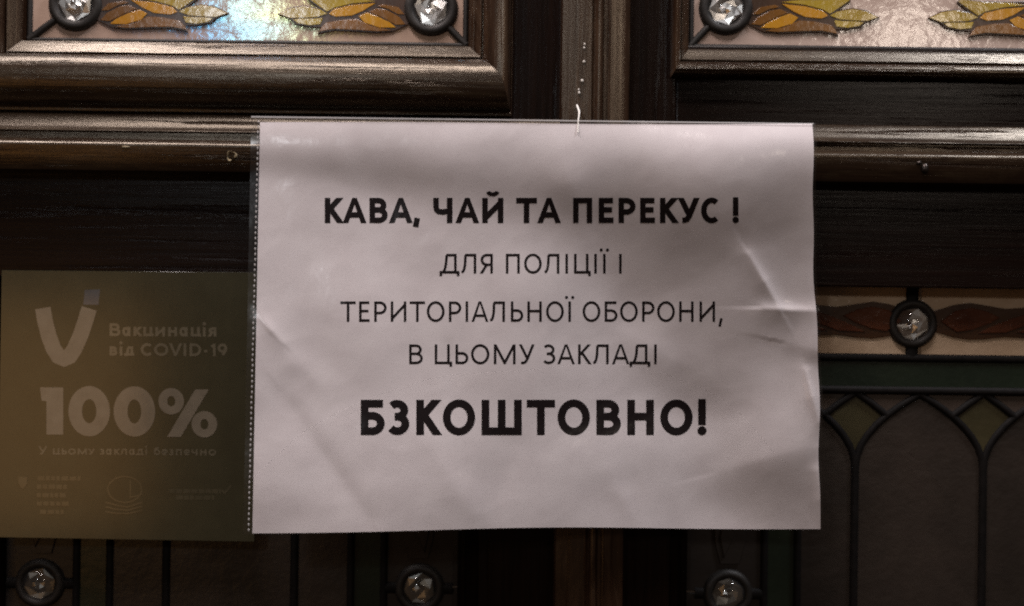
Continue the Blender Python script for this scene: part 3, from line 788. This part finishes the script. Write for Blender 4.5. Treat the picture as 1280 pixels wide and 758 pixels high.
def print_mesh(name, polys, place, mat, parent, cell=6.0, step=0.000012):
    """polys: (id, photo-pixel outline); place(px, py, lift) -> world; cut on a grid so the print follows the sheet"""
    bm = bmesh.new(); lay = bm.faces.layers.int.new('sid')
    for (sid, p) in polys:
        try:
            f = bm.faces.new([bm.verts.new((v[0], v[1], (sid % 8) * 1.0)) for v in p]); f[lay] = sid
        except ValueError: pass
    if cell:
        xs = [v.co.x for v in bm.verts]; ys = [v.co.y for v in bm.verts]
        for (lo, hi, nrm) in ((min(xs), max(xs), (1, 0, 0)), (min(ys), max(ys), (0, 1, 0))):
            c_ = math.floor(lo / cell) * cell + cell
            while c_ < hi:
                bmesh.ops.bisect_plane(bm, geom=bm.verts[:] + bm.edges[:] + bm.faces[:], plane_co=Vector(nrm) * c_, plane_no=nrm)
                c_ += cell
    for v in bm.verts: v.co = place(v.co.x, v.co.y, v.co.z * step)
    for f in bm.faces:
        if f.normal.y > 0: f.normal_flip()
    bm.normal_update()
    for f in bm.faces:
        if f.normal.y > 0: f.normal_flip()
    return bm_obj(name, bm, mat, parent)
on_paper = lambda x, y, l_: P(x, y, ysheet(x, y) - 0.00012 - l_)
for (txt, x0, x1, yt, yb_, t, bold) in (
        ('КАВА, ЧАЙ ТА ПЕРЕКУС !', 406, 923, 247.5, 279, 6.9, True),
        ('ДЛЯ ПОЛІЦІЇ І', 549.5, 777, 317.5, 342, 3.1, False),
        ('ТЕРИТОРІАЛЬНОЇ ОБОРОНИ,', 425.5, 904, 377, 402.3, 3.1, False),
        ('В ЦЬОМУ ЗАКЛАДІ', 511.5, 821, 430.7, 455.3, 3.1, False),
        ('БЗКОШТОВНО!', 451, 882, 500, 544, 9.6, True)):
    print_mesh('printed_line', text_polys(txt, x0, x1, yt, yb_, t, bold), on_paper, 'ink', paper)

# ------------------------------------------------------------------ plastic sleeve
sleeve = empty('plastic_sleeve')
tag(sleeve, 'clear punched-pocket plastic sleeve with dotted weld seam, holding the paper notice', 'sleeve')
FC = ((314, 145), (1018, 154), (1030.5, 662), (304, 668.5))
sheet('front_film', FC, 240, 170, -0.0009, 'film', sleeve, wav, 0.0005)
sheet('back_film', FC, 120, 85, 0.0010, 'film', sleeve, wav)
def strip_sheet(name, a0, a1, b0, b1, n, dy, mat):
    verts, faces = [], []
    for i in range(n + 1):
        f = i / n
        for (p, q_) in ((a0, a1), (b0, b1)):
            x, y = p[0] + (q_[0] - p[0]) * f, p[1] + (q_[1] - p[1]) * f
            verts.append(P(x, y, ysheet(x, y) + dy))
    for i in range(n): faces.append((2 * i, 2 * i + 1, 2 * i + 3, 2 * i + 2))
    return mesh_obj(name, verts, faces, mat, sleeve, 180)
strip_sheet('top_weld', (314, 145.2), (1017, 154.2), (314, 147.2), (1017, 155.6), 120, -0.0013, 'weld')
# dotted weld seam: a row of little raised welds
bm = bmesh.new()
for k in range(78):
    f = (k + 0.5) / 78
    x, y = 323 + (310.5 - 323) * f + random.uniform(-.3, .3), 149 + (666 - 149) * f
    p = P(x, y, ysheet(x, y) - 0.0011)
    r = bmesh.ops.create_icosphere(bm, subdivisions=1, radius=1)
    for v in r['verts']:
        v.co = Vector((p.x + v.co.x * 1.15 * U, p.y + v.co.y * 0.0005, p.z + v.co.z * 1.9 * U))
o = bm_obj('weld_seam', bm, 'weld', sleeve, 180); o['kind'] = 'stuff'

# ------------------------------------------------------------------ thread that the sleeve hangs by
cu = bpy.data.curves.new('thread', 'CURVE'); cu.dimensions = '3D'; cu.bevel_depth = 0.00042; cu.bevel_resolution = 3
sp = cu.splines.new('NURBS'); pts = [(722.5, 166, -0.0010), (722.6, 152, -0.0012), (723.6, 146, 0.003), (724.2, 140, 0.008), (722.8, 136, 0.0120), (721.2, 132, 0.0140)]
sp.points.add(len(pts) - 1)
for i, (a, b_, dy) in enumerate(pts):
    yy = ysheet(a, max(b_, 146)) + dy
    if i == len(pts) - 1: yy = -0.0108
    p = P(a, b_, yy); sp.points[i].co = (p.x, p.y, p.z, 1)
    sp.points[i].radius = 1.4 if i > 2 else 0.9
sp.use_endpoint_u = True; sp.order_u = 3
tmp = bpy.data.objects.new('tmp', cu); COL.objects.link(tmp)
dg = bpy.context.evaluated_depsgraph_get()
me = bpy.data.meshes.new_from_object(tmp.evaluated_get(dg)); bpy.data.objects.remove(tmp)
me.materials.clear(); me.materials.append(M['thread'])
th = bpy.data.objects.new('hanging_thread', me); COL.objects.link(th)
tag(th, 'short white thread tying the plastic sleeve to the cover strip', 'thread')

# ------------------------------------------------------------------ vaccination sticker
SY = -0.0006
stk = empty('vaccination_sticker')
tag(stk, 'dark olive vaccination sticker with pale 100% print on the door glass', 'sticker')
tl, tr, br, bl = P(2, 338, SY), P(322, 341, SY), P(318, 677.5, SY), P(-4, 672, SY)
slab('sticker_sheet', [(p.x, p.z) for p in (tl, tr, br, bl)], SY, SY + 0.0008, 'sticker', stk, 0.0002)
on_st = lambda x, y, l_: P(x, y + (x - 160) * 0.006, SY - 0.00006 - l_)
def ring_polys(cx, cy, rx, ry, ix, iy, n=32, sid=0):
    out = []
    for k in range(n):
        a, b_ = 2 * math.pi * k / n, 2 * math.pi * (k + 1) / n
        out.append((sid, [(cx + rx * math.cos(a), cy + ry * math.sin(a)), (cx + rx * math.cos(b_), cy + ry * math.sin(b_)),
                          (cx + ix * math.cos(b_), cy + iy * math.sin(b_)), (cx + ix * math.cos(a), cy + iy * math.sin(a))]))
    return out
# V mark
vl = [(53.5, 386), (56, 401), (61, 421), (67, 437), (73, 446), (80, 449), (87, 446), (93, 437), (101, 419), (107, 401), (111.5, 386)]
print_mesh('printed_mark', [(0, [tuple(v) for v in p]) for p in strip(vl, 19.5)], on_st, 'sticker_pale', stk, 0)
print_mesh('printed_mark', [(0, [(106, 363), (125, 362), (123, 381.5), (104, 381.5)])], on_st, 'sticker_blue', stk, 0)
print_mesh('printed_line', text_polys('Вакцинація', 137, 270.5, 404.5, 420.5, 3.4, True), on_st, 'sticker_faint', stk, 0)
print_mesh('printed_line', text_polys('від COVID-19', 137, 284, 429, 445, 3.4, True), on_st, 'sticker_faint', stk, 0)
# 100%
one = [[(0, [(50, 485), (79, 485), (79, 544), (58, 544), (58, 502), (52, 502)])]]
pol = one[0] + ring_polys(111.5, 514.5, 26, 31.5, 9, 15, sid=1) + ring_polys(168, 514.5, 26, 31.5, 8.5, 15, sid=2)
pol += ring_polys(214, 501.5, 16, 16.5, 5, 6.5, sid=3) + ring_polys(255.5, 530, 16, 16.5, 5, 6.5, sid=4)
pol += [(5, [(244, 486.5), (261, 486.5), (226, 546), (209, 546)])]
print_mesh('printed_figure', pol, on_st, 'sticker_pale', stk, 0)
print_mesh('printed_line', text_polys('У цьому закладі безпечно', 48, 270, 558.5, 569, 1.9, False), on_st, 'sticker_faint', stk, 0)
# blurred emblems along the foot of the sticker
pol = []
for j, (xa, xb) in enumerate(((47, 101), (46, 84), (46, 82), (46, 86), (50, 80))):
    yy = 596 + j * 10.5; x = xa; k = 0
    while x < xb:
        w = random.uniform(4, 9); pol.append((j, [(x, yy), (min(x + w, xb), yy), (min(x + w, xb), yy + 5.5), (x, yy + 5.5)])); x += w + 1.6
pol += [(6, [(23, 597), (34, 597), (34, 606), (28.5, 613), (23, 606)])]
print_mesh('printed_emblem', pol, on_st, 'sticker_emblem', stk, 0)
pol = ring_polys(156, 612, 22, 17, 20.3, 15.3, sid=0)
for j in range(3):
    pol += [(1 + j, [tuple(v) for v in p]) for p in strip([(132, 628 + j * 6), (146, 632 + j * 5), (160, 634 + j * 4), (178, 628 + j * 5)], 1.8)]
pol += [(5, [tuple(v) for v in p]) for p in strip([(163, 600), (163, 622), (178, 618)], 1.6)]
print_mesh('printed_emblem', pol, on_st, 'sticker_emblem', stk, 0)
pol = []
for j, (xa, xb) in enumerate(((212, 276), (220, 268))):
    x = xa
    while x < xb:
        w = random.uniform(4, 9); pol.append((j, [(x, 611 + j * 8), (min(x + w, xb), 611 + j * 8), (min(x + w, xb), 616.5 + j * 8), (x, 616.5 + j * 8)])); x += w + 1.5
pol += [(4, [tuple(v) for v in p]) for p in strip([(277, 612), (281, 616), (289, 606)], 2.6)]
print_mesh('printed_emblem', pol, on_st, 'sticker_emblem', stk, 0)

# ------------------------------------------------------------------ move each thing's empty to its base, parts staying where they are
bpy.context.view_layer.update()
def low_points(o):
    pts = [o.matrix_world @ v.co for v in o.data.vertices] if o.type == 'MESH' else []
    for c_ in o.children: pts += low_points(c_)
    return pts
for o in [o for o in COL.objects if o.type == 'EMPTY' and o.parent is None]:
    pts = low_points(o)
    base = Vector(((min(p.x for p in pts) + max(p.x for p in pts)) / 2, (min(p.y for p in pts) + max(p.y for p in pts)) / 2, min(p.z for p in pts)))
    o.location = base
    for c_ in o.children: c_.matrix_parent_inverse = Matrix.Translation(-base)
